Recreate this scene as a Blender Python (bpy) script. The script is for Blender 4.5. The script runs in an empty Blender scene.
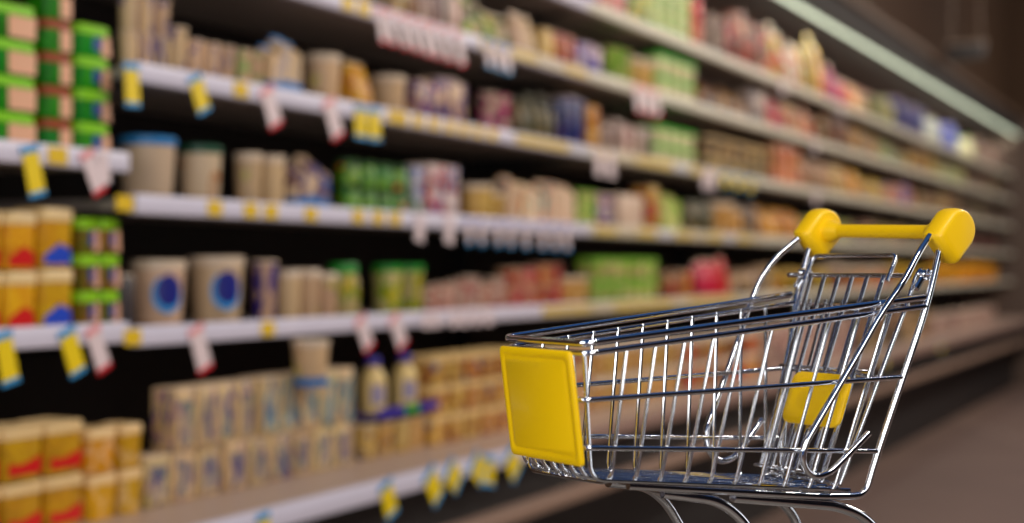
import bpy, math, random
from mathutils import Vector, Matrix
C = bpy.context.scene.collection
PI = math.pi
random.seed(7)

# ------------------------------------------------------------------ colour + materials
def lin(c):
    return tuple((v/255/12.92 if v/255 <= .04045 else ((v/255+.055)/1.055)**2.4) for v in c) + (1,)
MATS = {}
def mat(name, col, rough=.5, metal=0, emit=None, estr=0, spec=.5, coat=0, bump=0, bscale=40):
    if name in MATS: return MATS[name]
    m = bpy.data.materials.new(name); m.use_nodes = True
    nt = m.node_tree; b = nt.nodes['Principled BSDF']
    b.inputs['Base Color'].default_value = lin(col)
    b.inputs['Roughness'].default_value = rough; b.inputs['Metallic'].default_value = metal
    b.inputs['Specular IOR Level'].default_value = spec; b.inputs['Coat Weight'].default_value = coat
    if emit: b.inputs['Emission Color'].default_value = lin(emit); b.inputs['Emission Strength'].default_value = estr
    if bump:
        tc = nt.nodes.new('ShaderNodeTexCoord'); n = nt.nodes.new('ShaderNodeTexNoise'); n.inputs['Scale'].default_value = bscale
        bp = nt.nodes.new('ShaderNodeBump'); bp.inputs['Strength'].default_value = bump; bp.inputs['Distance'].default_value = .002
        nt.links.new(tc.outputs['Object'], n.inputs['Vector']); nt.links.new(n.outputs['Fac'], bp.inputs['Height'])
        nt.links.new(bp.outputs['Normal'], b.inputs['Normal'])
    MATS[name] = m; return m
def printed(name, cols, scale=16, stretch=(1, 1, .6), stops=(.50, .56, .62), rough=.45, hue=.015, val=.82):
    """plastic or paper packaging with printed patches that belong to the object"""
    if name in MATS: return MATS[name]
    m = mat(name, cols[0], rough); nt = m.node_tree; b = nt.nodes['Principled BSDF']
    tc = nt.nodes.new('ShaderNodeTexCoord'); mp = nt.nodes.new('ShaderNodeMapping'); mp.inputs['Scale'].default_value = stretch
    oi = nt.nodes.new('ShaderNodeObjectInfo'); mu = nt.nodes.new('ShaderNodeMath'); mu.operation = 'MULTIPLY'; mu.inputs[1].default_value = 9
    n = nt.nodes.new('ShaderNodeTexNoise'); n.noise_dimensions = '4D'; n.inputs['Scale'].default_value = scale; n.inputs['Detail'].default_value = 1.5
    r = nt.nodes.new('ShaderNodeValToRGB'); r.color_ramp.interpolation = 'CONSTANT'
    e = r.color_ramp.elements; e[0].position = 0; e[0].color = lin(cols[0]); e[1].position = stops[0]; e[1].color = lin(cols[1 % len(cols)])
    for i, c in enumerate(cols[2:3]):
        k = e.new(stops[1]); k.color = lin(c)
    k = e.new(stops[2]); k.color = lin(cols[0] if len(cols) < 4 else cols[3])
    L = nt.links.new
    L(tc.outputs['Object'], mp.inputs['Vector']); L(mp.outputs['Vector'], n.inputs['Vector'])
    L(oi.outputs['Random'], mu.inputs[0]); L(mu.outputs[0], n.inputs['W'])
    h = nt.nodes.new('ShaderNodeHueSaturation'); h.inputs['Saturation'].default_value = 1.18; ma = nt.nodes.new('ShaderNodeMapRange'); ma.inputs['To Min'].default_value = .5-hue; ma.inputs['To Max'].default_value = .5+hue
    m2 = nt.nodes.new('ShaderNodeMath'); m2.operation = 'FRACT'; m3 = nt.nodes.new('ShaderNodeMath'); m3.operation = 'MULTIPLY'; m3.inputs[1].default_value = 57
    mv = nt.nodes.new('ShaderNodeMapRange'); mv.inputs['To Min'].default_value = val; mv.inputs['To Max'].default_value = 1.05
    L(oi.outputs['Random'], ma.inputs['Value']); L(ma.outputs['Result'], h.inputs['Hue'])
    L(oi.outputs['Random'], m3.inputs[0]); L(m3.outputs[0], m2.inputs[0]); L(m2.outputs[0], mv.inputs['Value']); L(mv.outputs['Result'], h.inputs['Value'])
    L(n.outputs['Fac'], r.inputs['Fac']); L(r.outputs['Color'], h.inputs['Color']); L(h.outputs['Color'], b.inputs['Base Color'])
    return m

# ------------------------------------------------------------------ mesh helpers
class MB:
    def __init__(s): s.v = []; s.f = []; s.m = []; s.mi = 0
    def add(s, vs, fs):
        o = len(s.v); s.v += [tuple(v) for v in vs]; s.f += [tuple(i+o for i in f) for f in fs]; s.m += [s.mi]*len(fs); return s
    def box(s, x0, x1, y0, y1, z0, z1, b=0):
        if b:
            return s.loft([((x0+x1)/2, (y0+y1)/2, x1-x0, y1-y0, z0, z1)], b)
        v = [(x, y, z) for z in (z0, z1) for y in (y0, y1) for x in (x0, x1)]
        return s.add(v, [(0,2,3,1), (4,5,7,6), (0,1,5,4), (2,6,7,3), (0,4,6,2), (1,3,7,5)])
    def loft(s, boxes, b):
        for cx, cy, w, d, z0, z1 in boxes:
            s.rings([(w-2*b, d-2*b, z0), (w-.6*b, d-.6*b, z0+.3*b), (w, d, z0+b), (w, d, z1-b), (w-.6*b, d-.6*b, z1-.3*b), (w-2*b, d-2*b, z1)], 'rect', (cx, cy), max(b, .0008))
        return s
    def prof(s, w, d, kind, cr, n=20):
        if kind == 'circle': return [(w/2*math.cos(2*PI*i/n), d/2*math.sin(2*PI*i/n)) for i in range(n)]
        p = []; cr = min(cr, w/2*.98, d/2*.98)
        for q, (sx, sy) in enumerate(((1,1), (-1,1), (-1,-1), (1,-1))):
            for k in range(4):
                a = PI/2*q + PI/6*k; p.append((sx*(w/2-cr)+cr*math.cos(a), sy*(d/2-cr)+cr*math.sin(a)))
        return p
    def rings(s, R, kind='circle', c=(0, 0), cr=.01, n=20, cap=True):
        P = [[(x+c[0], y+c[1], z) for x, y in s.prof(w, d, kind, cr, n)] for w, d, z in R]
        k = len(P[0]); vs = [v for r in P for v in r]; fs = []
        for j in range(len(P)-1):
            for i in range(k): fs.append((j*k+i, j*k+(i+1) % k, (j+1)*k+(i+1) % k, (j+1)*k+i))
        if cap: fs.append(tuple(range(k))[::-1]); fs.append(tuple((len(P)-1)*k+i for i in range(k)))
        return s.add(vs, fs)
    def tube(s, pts, r, n=10, closed=False):
        pts = [Vector(p) for p in pts]; q = [pts[0]]
        for p in pts[1:]:
            if (p-q[-1]).length > 1e-5: q.append(p)
        pts = q; N = len(pts); T = []
        for i in range(N):
            a = pts[(i-1) % N] if (closed or i > 0) else pts[0]; b = pts[(i+1) % N] if (closed or i < N-1) else pts[-1]
            T.append((b-a).normalized())
        u = T[0].orthogonal().normalized(); vs = []; fs = []
        for i in range(N):
            u = (u - T[i]*u.dot(T[i])).normalized(); w = T[i].cross(u)
            for k in range(n):
                a = 2*PI*k/n; vs.append(pts[i]+r*(math.cos(a)*u+math.sin(a)*w))
        for i in range(N if closed else N-1):
            j = (i+1) % N
            for k in range(n): fs.append((i*n+k, i*n+(k+1) % n, j*n+(k+1) % n, j*n+k))
        if not closed:
            fs.append(tuple(range(n))[::-1]); fs.append(tuple((N-1)*n+k for k in range(n)))
        return s.add(vs, fs)
    def prism(s, poly, axis_pts, rim=0):
        """poly: list of 2-D points; axis_pts: (offset, shrink) slices; returns in (x, z) with y = offset"""
        k = len(poly); cx = sum(p[0] for p in poly)/k; cz = sum(p[1] for p in poly)/k; vs = []; fs = []
        for off, sc in axis_pts:
            vs += [(cx+(x-cx)*sc, off, cz+(z-cz)*sc) for x, z in poly]
        for j in range(len(axis_pts)-1):
            for i in range(k): fs.append((j*k+i, (j+1)*k+i, (j+1)*k+(i+1) % k, j*k+(i+1) % k))
        fs.append(tuple(range(k))); fs.append(tuple((len(axis_pts)-1)*k+i for i in range(k))[::-1])
        return s.add(vs, fs)
    def build(s, name, mats, parent=None, smooth=True, loc=None, rot=None):
        me = bpy.data.meshes.new(name); me.from_pydata(s.v, [], s.f)
        for m in (mats if isinstance(mats, (list, tuple)) else [mats]): me.materials.append(m)
        me.polygons.foreach_set('material_index', s.m)
        me.polygons.foreach_set('use_smooth', [smooth]*len(s.f)); me.update()
        if smooth: me.set_sharp_from_angle(angle=math.radians(38))
        o = bpy.data.objects.new(name, me); C.objects.link(o)
        if parent: o.parent = parent
        if loc: o.location = loc
        if rot: o.rotation_euler = rot
        return o
def fillet(pts, r, n=5):
    """round the inner corners of a polyline"""
    pts = [Vector(p) for p in pts]; out = [pts[0]]
    for i in range(1, len(pts)-1):
        a, b, c = pts[i-1], pts[i], pts[i+1]; rr = r[i-1] if isinstance(r, (list, tuple)) else r
        d = min(rr, (a-b).length*.48, (c-b).length*.48); p = b+(a-b).normalized()*d; q = b+(c-b).normalized()*d
        for k in range(n+1):
            t = k/n; out.append(p*(1-t)**2+b*2*t*(1-t)+q*t*t)
    out.append(pts[-1]); return out
def tag(o, label=None, cat=None, group=None, kind=None):
    if label: o['label'] = label
    if cat: o['category'] = cat
    if group: o['group'] = group
    if kind: o['kind'] = kind
    return o
def empty(name, loc, rz=0):
    o = bpy.data.objects.new(name, None); C.objects.link(o); o.location = loc; o.rotation_euler = (0, 0, rz); o.empty_display_size = .05; return o
def kids(o): return [c for c in bpy.data.objects if c.parent == o]
def copy_tree(o, ch=None):
    c = o.copy(); C.objects.link(c)
    for k in (ch if ch is not None else kids(o)):
        d = k.copy(); C.objects.link(d); d.parent = c
    return c

# ------------------------------------------------------------------ the setting
X0, X1 = -2.5, 17.3
floor_m = mat('floor_tile_brown', (120, 96, 82), .6)
nt = floor_m.node_tree; b = nt.nodes['Principled BSDF']
tc = nt.nodes.new('ShaderNodeTexCoord'); br = nt.nodes.new('ShaderNodeTexBrick'); br.offset = 0
br.inputs['Scale'].default_value = 1; br.inputs['Mortar Size'].default_value = .012; br.inputs['Brick Width'].default_value = 4; br.inputs['Row Height'].default_value = 4
br.inputs['Color1'].default_value = lin((128, 102, 88)); br.inputs['Color2'].default_value = lin((120, 96, 84)); br.inputs['Mortar'].default_value = lin((166, 140, 124))
rm = nt.nodes.new('ShaderNodeMapping'); rm.inputs['Rotation'].default_value = (0, 0, -.4518); rm.inputs['Location'].default_value = (3.69, 1.4, 0)
nz = nt.nodes.new('ShaderNodeTexNoise'); nz.inputs['Scale'].default_value = 1.7; nz.inputs['Detail'].default_value = 4
mx = nt.nodes.new('ShaderNodeMixRGB'); mx.blend_type = 'MULTIPLY'; mx.inputs['Fac'].default_value = .35
nt.links.new(tc.outputs['Object'], rm.inputs['Vector']); nt.links.new(rm.outputs['Vector'], br.inputs['Vector']); nt.links.new(tc.outputs['Object'], nz.inputs['Vector'])
nt.links.new(br.outputs['Color'], mx.inputs[1]); nt.links.new(nz.outputs['Fac'], mx.inputs[2]); nt.links.new(mx.outputs[0], b.inputs['Base Color'])
tag(MB().box(X0, 24, -7, 1, -.1, 0).build('floor', floor_m, smooth=False), kind='structure')
wall_m = mat('wall_brown_paint', (74, 50, 27), .8, bump=.3, bscale=6)
tag(MB().box(X0, 24, .75, .95, 0, 6).build('wall_left', wall_m, smooth=False), kind='structure')
tag(MB().box(21.5, 21.7, -7, .75, 0, 6).build('wall_far', wall_m, smooth=False), kind='structure')
tag(MB().box(X0, 24, -7.2, -7, 0, 6).build('wall_right', mat('wall_dark_paint', (60, 48, 42), .8), smooth=False), kind='structure')
tag(MB().box(21.3, 21.5, -6, .745, 0, 3.15).build('trim_1', mat('dark_opening', (16, 13, 13), .7), smooth=False), kind='structure')

# ------------------------------------------------------------------ the refrigerated wall case
XA, XB = 1.2, 15.9
black = mat('cooler_black', (17, 14, 14), .5); dark = mat('cooler_interior', (34, 27, 25), .6)
enamel = mat('shelf_enamel', (150, 138, 130), .4); rail_m = mat('price_rail_white', (214, 208, 222), .35); rail_c = mat('price_rail_cream_dim', (206, 198, 178), .4); rail_p = mat('price_rail_pinkish_dim', (150, 120, 108), .4)  # cream and pinkish rails also hold the dimmer light farther along in their colour
ledge_m = mat('deck_ledge', (176, 150, 132), .4); bump_m = mat('bumper_strip', (150, 122, 104), .4)
fascia = mat('fascia_brown', (30, 20, 13), .8); trim_m = mat('canopy_edge', (86, 64, 46), .6)
case = empty('display_cooler', (XA, 0, 0))
tag(case, 'long open refrigerated display case running along the supermarket wall', 'display cooler')
def cp(name, m, *boxes, bev=0):
    mb = MB()
    for bx in boxes:
        x0, x1, y0, y1, z0, z1 = bx; mb.box(x0-XA, x1-XA, y0, y1, z0, z1, bev)
    return mb.build(name, m, case, smooth=bool(bev))
cp('back_panel', dark, (XA, XB, .52, .6, .6, 2.6))
cp('base_cabinet', black, (XA, XB, -.05, .6, 0, .55), (XA, XB, -.24, .6, .45, .655))
cp('deck', ledge_m, (XA, XB, -.27, .52, .655, .695))
cp('deck_price_rail', rail_m, (XA, 4.0, -.30, -.27, .655, .70), bev=.004)
cp('deck_price_rail', rail_p, (4.0, XB, -.30, -.27, .655, .70), bev=.004)
cp('lit_upper_back', mat('cooler_mauve_lit', (226, 156, 134), .5), (XA, XB, .50, .519, 2.15, 2.55))  # paler mauve sheet imitates the canopy lamp's light on the upper back
cp('bumper_rail', bump_m, (XA, XB, -.30, -.24, .49, .53), bev=.008)
cp('canopy', fascia, (XA, XB, -.10, .6, 2.56, 2.70))
cp('canopy_edge', trim_m, (XA, XB, -.13, -.06, 2.69, 2.735), bev=.006)
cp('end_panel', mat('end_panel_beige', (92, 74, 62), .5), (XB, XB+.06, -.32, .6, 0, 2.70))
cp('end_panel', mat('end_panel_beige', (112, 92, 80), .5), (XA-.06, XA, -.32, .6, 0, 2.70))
lamp_m = mat('lamp_diffuser', (225, 235, 215), .4, emit=(222, 236, 208), estr=1.25)
xs = XA
while xs < XB-.1:
    xe = min(XB, xs+2.45)
    mb = MB(); mb.rings([(.024, .024, xs-XA+.02), (.024, .024, xe-XA-.02)], 'circle', n=14)
    mb.v = [(z, x-.07, y+2.53) for x, y, z in mb.v]
    t = mb.build('lamp_tube', lamp_m, case)
    xs = xe
for xu in (2.462, 4.92, 7.37, 9.83, 12.28, 14.74):
    cp('upright', black, (xu-.02, xu+.02, .46, .52, .70, 2.56))
def shelf(z, x0, x1, label, group='long shelves of the display case'):
    r = empty('shelf', (x0, 0, z)); tag(r, label, 'shelf', group); L = x1-x0
    MB().box(0, L, 0, .45, -.012, .012).build('shelf_board', enamel, r, smooth=False)
    if L > 3:
        MB().box(0, 4.9-x0, -.028, -.0005, -.021, .021, .004).build('price_rail', rail_m, r)
        MB().box(4.9-x0, L, -.028, -.0005, -.021, .021, .004).build('price_rail', rail_c, r)
    else: MB().box(0, L, -.028, -.0005, -.021, .021, .004).build('price_rail', rail_m, r)
    for xb in [q for q in (2.53, 4.92, 7.37, 9.83, 12.28, 14.74) if x0 < q < x1]:
        v = [(xb-x0-.006+dx, y, zz) for dx in (0, .012) for y, zz in ((.04, -.012), (.45, -.012), (.45, -.07), (.12, -.03))]
        MB().add(v, [(0,1,2,3), (7,6,5,4), (0,4,5,1), (1,5,6,2), (2,6,7,3), (3,7,4,0)]).build('bracket', black, r, smooth=False)
    return r
SZ = {'S1': 2.128, 'S2': 1.879, 'S3': 1.609, 'S4': 1.332, 'S5': 1.054, 'L1': 1.417, 'L2': 1.065, 'B': .683}
SX = 2.475
shelf(SZ['S1'], SX, XB, 'topmost long shelf, just under the lit canopy')
shelf(SZ['S2'], SX, XB, 'second long shelf from the top, with a cluster of red-ended tags')
shelf(SZ['S3'], SX, XB, 'third long shelf from the top, with yellow tags at its start')
shelf(SZ['S4'], SX, XB, 'fourth long shelf from the top, holding large white tubs')
shelf(SZ['S5'], SX, XB, 'lowest long shelf, holding the tubs with round blue emblems')
shelf(SZ['L1'], XA, SX-.02, 'short end-bay shelf under the stacked green tubs', 'short shelves of the end bay')
shelf(SZ['L2'], XA, SX-.02, 'short end-bay shelf under the yellow tubs', 'short shelves of the end bay')
shelf(2.06, XA, SX-.02, 'short end-bay shelf above the stacked green tubs', 'short shelves of the end bay')

# hanging sign box over the end of the aisle
s = empty('hanging_sign', (11.3, -.30, 2.72))
tag(s, 'small dark sign box hanging high near the far wall', 'sign')
MB().box(-.03, .03, -.13, .13, 0, .10, .008).build('sign_box', mat('sign_dark', (70, 68, 66), .4), s)
MB().box(-.04, .04, -.14, .14, .101, .12, .004).build('top_cap', mat('sign_cap', (170, 150, 130), .5), s)
MB().tube([(0, -.10, .12), (0, -.10, 3.2)], .003).build('hanger_rod', mat('sign_cap', (110, 96, 84)), s)
MB().tube([(0, .10, .12), (0, .10, 3.2)], .003).build('hanger_rod', mat('sign_cap', (110, 96, 84)), s)

# ------------------------------------------------------------------ goods
W = (208, 178, 146); K = (40, 36, 44)
SCH = {  # body + prints, lid
'green': ((0,140,14), (0,118,10), (14,150,20), (10,140,20)), 'greenred': ((10,132,14), (16,110,14), (30,140,20)), 'lime': ((24,138,10), (60,160,14), (30,120,10), (24,138,10)),
'yellow': ((222,160,14), (230,178,40), (214,150,30), (222,160,14)), 'yellowblue': ((222,160,14), (230,178,40), (214,150,30), (222,160,14)), 'limebrown': ((134,96,14), (110,84,16), (90,96,20)), 'yellowred': ((206,152,16), (196,140,14), (180,130,20)), 'yellowcream': ((205,150,30), (218,180,130), (222,170,90)),
'creamblue': (W, (95,85,130), (190,165,140)), 'creamgreen': (W, (150,175,110), (190,160,130)), 'creamblueband': (W, (165,150,150), (225,205,180)), 'cream': (W, (190,166,142), (205,190,120)),
'redpurple': ((200,36,44), (110,30,100), (214,90,110), (200,130,120)), 'goldbag': ((205,150,30), (222,178,60), (200,140,50)), 'rust': ((150,74,34), (96,48,30), (176,112,64), (120,60,40)), 'gold': ((214,154,20), (150,90,30), (226,176,50), (226,190,130)), 'creampurple': (W, (110,70,100), (60,80,120), (190,90,110)), 'creammagenta': ((190,165,150), (190,20,110), (60,50,60)), 'olive': ((52,50,30), (84,78,48), (140,120,80)),
'navy': ((22,26,80), (40,60,130), (90,20,50)), 'orange': ((214,140,20), (226,160,60), (206,110,30)), 'pinkwhite': ((204,174,158), (150,112,106), (220,194,176)), 'greenwhite': ((232,224,186), (206,206,150), (226,218,178), (226,218,178)),
'tanlid': ((40,34,32), (190,160,110), (60,54,52)), 'redorange': ((205,150,120), (190,40,30), (225,140,40)), 'tan': ((186,140,92), (110,70,44), (214,176,130)), 'blueorange': ((70,64,120), (205,110,40), (190,150,120)),
'mixcream': ((186,156,124), (60,46,50), (160,120,40), (214,182,150)), 'darkmix': ((60,46,42), (150,116,96), (50,84,46), (170,136,110)), 'tanlight': ((208,172,118), (190,148,92), (222,190,140)), 'creamyellowgreen': ((204,184,120), (110,150,30), (90,70,50), (216,196,156)),
'lavender': ((196,176,182), (90,80,160), (170,80,110), (205,190,190)), 'creamgreen2': ((206,196,140), (120,170,60), (206,180,140), (90,150,50)), 'brown': ((86,52,34), (160,104,54), (40,26,22), (190,150,110)), 'greycream': ((178,160,150), (100,90,96), (200,180,160)),
'red': ((196,34,44), (150,24,34), (214,110,90), (196,34,44)), 'orangecream': ((216,170,116), (214,96,30), (150,104,74), (225,190,150)), 'gold2': ((186,142,40), (84,60,40), (210,176,90)), 'pinkred': ((206,120,120), (205,180,160), (180,50,60)),
'greenyellow': ((30,110,50), (214,180,30), (214,180,30)), 'brownred': ((84,56,44), (170,60,50), (205,176,150), (120,90,60)), 'yellowwhite': ((196,168,80), (204,50,34), (200,186,150), (206,160,20)), 'whitered': ((190,176,156), (195,30,34), (190,176,156)),
'white': ((176,172,160), (150,160,150), (186,180,170)), 'bluebright': ((36,70,190), (60,100,210), (214,200,190)), 'whitebluelid': ((212,190,164), (196,172,148), (214,190,166)), 'whitegreenlid': ((212,190,164), (180,110,60), (196,172,148)),
'creamnavybase': ((208,184,156), (110,80,84), (60,80,140)), 'greenjar': ((44,110,34), (110,150,50), (30,70,24), (214,110,30)), 'bluewhite': ((120,130,170), (200,190,190), (60,120,60)), 'redblue': ((200,180,176), (190,60,50), (50,80,150), (205,190,180)),
'creamorange': ((214,190,162), (214,120,50), (120,80,120), (90,150,140)), 'pinkplain': ((214,186,170), (206,178,160), (214,186,170)), 'magentayellow': ((206,170,90), (190,30,90), (190,150,60)), 'slatetan': ((70,84,100), (190,150,100), (50,60,80)),
'darkred': ((66,44,40), (120,40,36), (44,70,40), (130,110,90)), 'dark': ((52,46,48), (74,62,60), (40,36,40)), 'emblem': ((214,186,158), (206,178,150), (196,170,148)), 'creampurple2': (W, (60,40,130), (60,40,130)), 'creamgreentop': ((196,180,130), (120,150,40), (205,180,60)),
'pinkcup': ((206,176,158), (190,120,110), (220,200,180)), 'crimsoncup': ((210,160,130), (190,50,70), (214,180,150)), 'crimson': ((150,30,60), (214,160,120), (200,60,70)), 'redbright': ((190,16,36), (206,40,50), (180,20,30)),
'creamlabel': ((208,182,142), (90,84,110), (196,150,150), (190,170,110)), 'creamteal': ((208,182,142), (100,140,140), (110,90,120), (200,180,150)), 'creamorange2': ((214,182,132), (214,150,40), (90,60,50), (200,180,160)), 'tanlabel': ((214,176,116), (156,100,80), (196,150,90), (90,110,140)),
'tanlabel2': ((216,180,130), (190,110,110), (170,120,80), (214,186,150))}
LID = {'green': (130,205,0), 'greenred': (150,60,20), 'lime': (135,205,10), 'limebrown': (140,200,20), 'yellow': (222,190,130), 'yellowblue': (222,190,130), 'yellowred': (226,192,134), 'yellowcream': (228,190,130), 'whitebluelid': (40,120,180),
'whitegreenlid': (30,80,56), 'creamgreentop': (30,140,40), 'tanlid': (206,176,128), 'greenwhite': (50,175,20), 'greenjar': (40,80,30), 'olive': (80,76,50), 'brown': (60,40,30), 'tanlabel': (226,190,126), 'tanlabel2': (228,194,140),
'creamgreen2': (120,180,50), 'gold2': (206,170,90), 'orange': (226,160,50), 'gold': (222,180,70), 'brownred': (110,60,44), 'mixcream': (170,140,110)}
FAR = ('redpurple', 'lavender', 'brown', 'tan', 'mixcream', 'orangecream', 'pinkwhite', 'gold', 'gold2', 'darkmix', 'darkred', 'creamyellowgreen', 'redorange', 'red', 'greycream', 'brownred', 'blueorange', 'orange', 'whitered', 'yellowwhite')
def sch_soft(s): return s in ('creamlabel', 'creamteal', 'creamorange', 'creamblue', 'creamorange2')
def body_mat(s):
    nar = s in ('creamblue', 'creampurple2', 'creamorange', 'creamlabel', 'creamteal', 'creamblueband')
    few = s in ('whitebluelid', 'whitegreenlid', 'cream', 'emblem', 'creamblueband')
    return printed('print_'+s, SCH[s], scale=22 if nar else (11 if s in FAR else 24), stretch=(1.6, 1.6, .35) if nar else (1, 1, .8), stops=(.60, .66, .75) if few else ((.56, .60, .63) if sch_soft(s) else (.48, .56, .63)), hue=.03 if 'mix' in s or s in ('tan', 'brown', 'orangecream', 'gold', 'gold2', 'red') else .012, val=.28 if ('mix' in s or s in ('tan', 'brown', 'orangecream', 'gold', 'gold2', 'red', 'pinkwhite', 'creamyellowgreen', 'darkred')) else (.6 if s in FAR else .8))
def lid_mat(s): return mat('lid_'+s, LID.get(s, (214, 192, 166)), .4)
blue_band = mat('blue_band', (30, 110, 175), .4); navy_b = mat('navy_band', (40, 60, 140), .4)
red_band = mat('red_band', (205, 16, 14), .4); cream_band = mat('cream_band', (226, 196, 160), .4); emb_m = mat('emblem_navy', (14, 20, 120), .4); emb_c = mat('emblem_cyan', (50, 150, 215), .4)
badge_m = mat('badge_blue', (44, 64, 150), .4); face_m = mat('face_print_peach', (228, 172, 136), .45)

def patch(rx, ry, az, half, z0, z1, kind, off=.0012, ell=False, n=8):
    """curved label patch wrapped on a round body (x, y radii), centred on azimuth az"""
    mb = MB(); vs = []; fs = []
    for j in range(n+1):
        t = -1+2*j/n
        for i in range(n+1):
            s_ = -1+2*i/n
            if ell: a = s_*math.sqrt(max(0, 1-t*t)); 
            else: a = s_
            ang = az+half*a; z = (z0+z1)/2+(z1-z0)/2*t
            vs.append(((rx+off)*math.cos(ang), (ry+off)*math.sin(ang), z))
    for j in range(n):
        for i in range(n): q = j*(n+1)+i; fs.append((q, q+1, q+n+2, q+n+1))
    return mb.add(vs, fs)

NAMES = {'tub': ('yogurt_tub', 'tub'), 'tubsq': ('food_tub', 'tub'), 'cup': ('yogurt_cup', 'cup'), 'box': ('food_box', 'box'), 'carton0': ('food_carton', 'carton'), 'carton': ('milk_carton', 'carton'),
         'pack': ('food_pouch', 'pouch'), 'jar': ('jar', 'jar'), 'bottle': ('bottle', 'bottle')}
def proto(kind, w, d, h, sch):
    """one product with its parts; origin at the middle of its base"""
    bm_, lm = body_mat(sch), lid_mat(sch); nm = NAMES[kind][0]; ch = []
    if kind == 'tub':
        o = MB().rings([(w*.80, w*.80, 0), (w*.84, w*.84, .003), (w*.97, w*.97, h*.86)]).build(nm, bm_)
        ch.append(MB().rings([(w*.97, w*.97, h*.86), (w*1.02, w*1.02, h*.865), (w*1.02, w*1.02, h*.985), (w*.97, w*.97, h), (w*.9, w*.9, h), (w*.88, w*.88, h*.985)]).build('lid', lm, o))
        if sch == 'emblem':
            r = w*.445
            ch.append(patch(r+.002, r+.002, math.radians(242), .62, h*.2, h*.80, 0, .002, True).build('emblem', emb_c, o))
            ch.append(patch(r+.002, r+.002, math.radians(244), .50, h*.29, h*.80, 0, .0035, True).build('emblem', emb_m, o))
    elif kind == 'cup':
        o = MB().rings([(w*.72, w*.72, 0), (w*.76, w*.76, .003), (w*.9, w*.9, h*.93), (w*.98, w*.98, h*.935), (w*.98, w*.98, h*.955)]).build(nm, bm_)
        ch.append(MB().rings([(w*.99, w*.99, h*.956), (w, w, h*.97), (w*.97, w*.97, h*.985), (w*.6, w*.6, h)]).build('foil_lid', lm, o))
        if sch in ('crimson', 'crimsoncup'): pass
    elif kind == 'tubsq':
        o = MB().rings([(w*.84, d*.84, 0), (w*.87, d*.87, .003), (w*.95, d*.95, h*.82)], 'rect', cr=w*.14).build(nm, bm_)
        lz = .76 if sch == 'greenwhite' else (.68 if sch in ('green', 'lime', 'limebrown', 'greenred') else .76)
        ch.append(MB().rings([(w*.95, d*.95, h*lz), (w*.995, d*.995, h*(lz+.005)), (w*.995, d*.995, h*.95), (w*.95, d*.95, h*.975), (w*.9, d*.9, h*.975), (w*.88, d*.88, h*.96)], 'rect', cr=w*.15).build('lid', lm, o))
        if sch in ('yellow', 'yellowblue'): ch.append(MB().add([(-w*.40, -d*.455, h*.06), (w*.40, -d*.455, h*.06), (w*.36, -d*.468, h*.30), (w*.05, -d*.472, h*.40), (-w*.40, -d*.462, h*.2)], [(0, 1, 2, 3, 4)]).build('curved_print', red_band if sch == 'yellow' else mat('blue_print', (30, 70, 190), .4), o))
        if sch == 'yellowred': ch.append(MB().add([(-w*.40, -d*.475, h*.12), (w*.40, -d*.475, h*.12), (w*.40, -d*.485, h*.44), (-w*.1, -d*.485, h*.30), (-w*.40, -d*.485, h*.34)], [(0, 1, 2, 3, 4)]).build('red_print', red_band, o))
        if sch in ('green', 'greenred'): ch.append(MB().rings([(w*.40, .003, h*.06), (w*.42, .003, h*.68)], 'rect', (w*.25, -d*.462), .001).build('peach_label', face_m, o))
        if sch in ('lime', 'limebrown'):
            ch.append(MB().rings([(w*.3, .003, h*.06), (w*.2, .003, h*.66)], 'rect', (w*.37, -d*.462), .001).build('peach_label', face_m, o))
            ch.append(MB().rings([(w*.24, .003, h*.22), (w*.24, .003, h*.60)], 'rect', (w*.08, -d*.466), .001).build('blue_badge', badge_m, o))
    elif kind in ('box', 'carton0'):
        o = MB().loft([(0, 0, w, d, 0, h)], min(.004, w*.08)).build(nm, bm_)
        ch.append(MB().loft([(0, 0, w*.96, d*.96, h-.001, h+.003)], .0015).build('top_flap', cream_band if kind == 'carton0' else lm, o))
        if kind == 'carton0': ch.append(MB().rings([(w*.72, .002, h*.12), (w*.72, .002, h*.82)], 'rect', (0, -d*.5-.0006), .0008).build('label', printed('label_'+sch, ((186,164,140), (84,78,116), (130,140,120)) if sch == 'creamlabel' else ((196,176,146), (90,140,146), (110,96,130)), 30, (1.6, 1, .5), (.48, .56, .62)), o))
    elif kind == 'carton':
        mb = MB(); mb.rings([(w, d, 0), (w, d, h*.80), (w, d*.12, h*.95), (w, d*.12, h)], 'rect', cr=.002)
        o = mb.build(nm, bm_)
        if sch in ('creamblueband', 'creamnavybase'):
            ch.append(MB().rings([(w*1.02, d*1.02, h*.08), (w*1.02, d*1.02, h*.27)], 'rect', cr=.003).build('base_band', blue_band, o))
        if sch == 'creamblueband':
            ch.append(MB().rings([(w*1.02, d*.16, h*.95), (w*1.02, d*.16, h*1.02)], 'rect', cr=.003).build('top_fold', blue_band, o))
    elif kind == 'pack':
        o = MB().rings([(w*.8, d*.9, 0), (w*.92, d, h*.06), (w, d*.95, h*.35), (w*.97, d*.6, h*.7), (w*.9, d*.15, h*.92), (w*.9, d*.1, h*.93)], 'rect', cr=d*.3).build(nm, bm_)
        ch.append(MB().rings([(w*.93, .004, h*.92), (w*.93, .003, h)], 'rect', cr=.0012).build('top_seal', lm, o))
    elif kind == 'jar':
        o = MB().rings([(w*.86, w*.86, 0), (w*.96, w*.96, h*.05), (w*.96, w*.96, h*.68), (w*.8, w*.8, h*.80), (w*.78, w*.78, h*.82)]).build(nm, bm_)
        ch.append(MB().rings([(w*.86, w*.86, h*.82), (w*.86, w*.86, h*.97), (w*.8, w*.8, h)]).build('lid', lm, o))
    elif kind == 'bottle':
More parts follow.
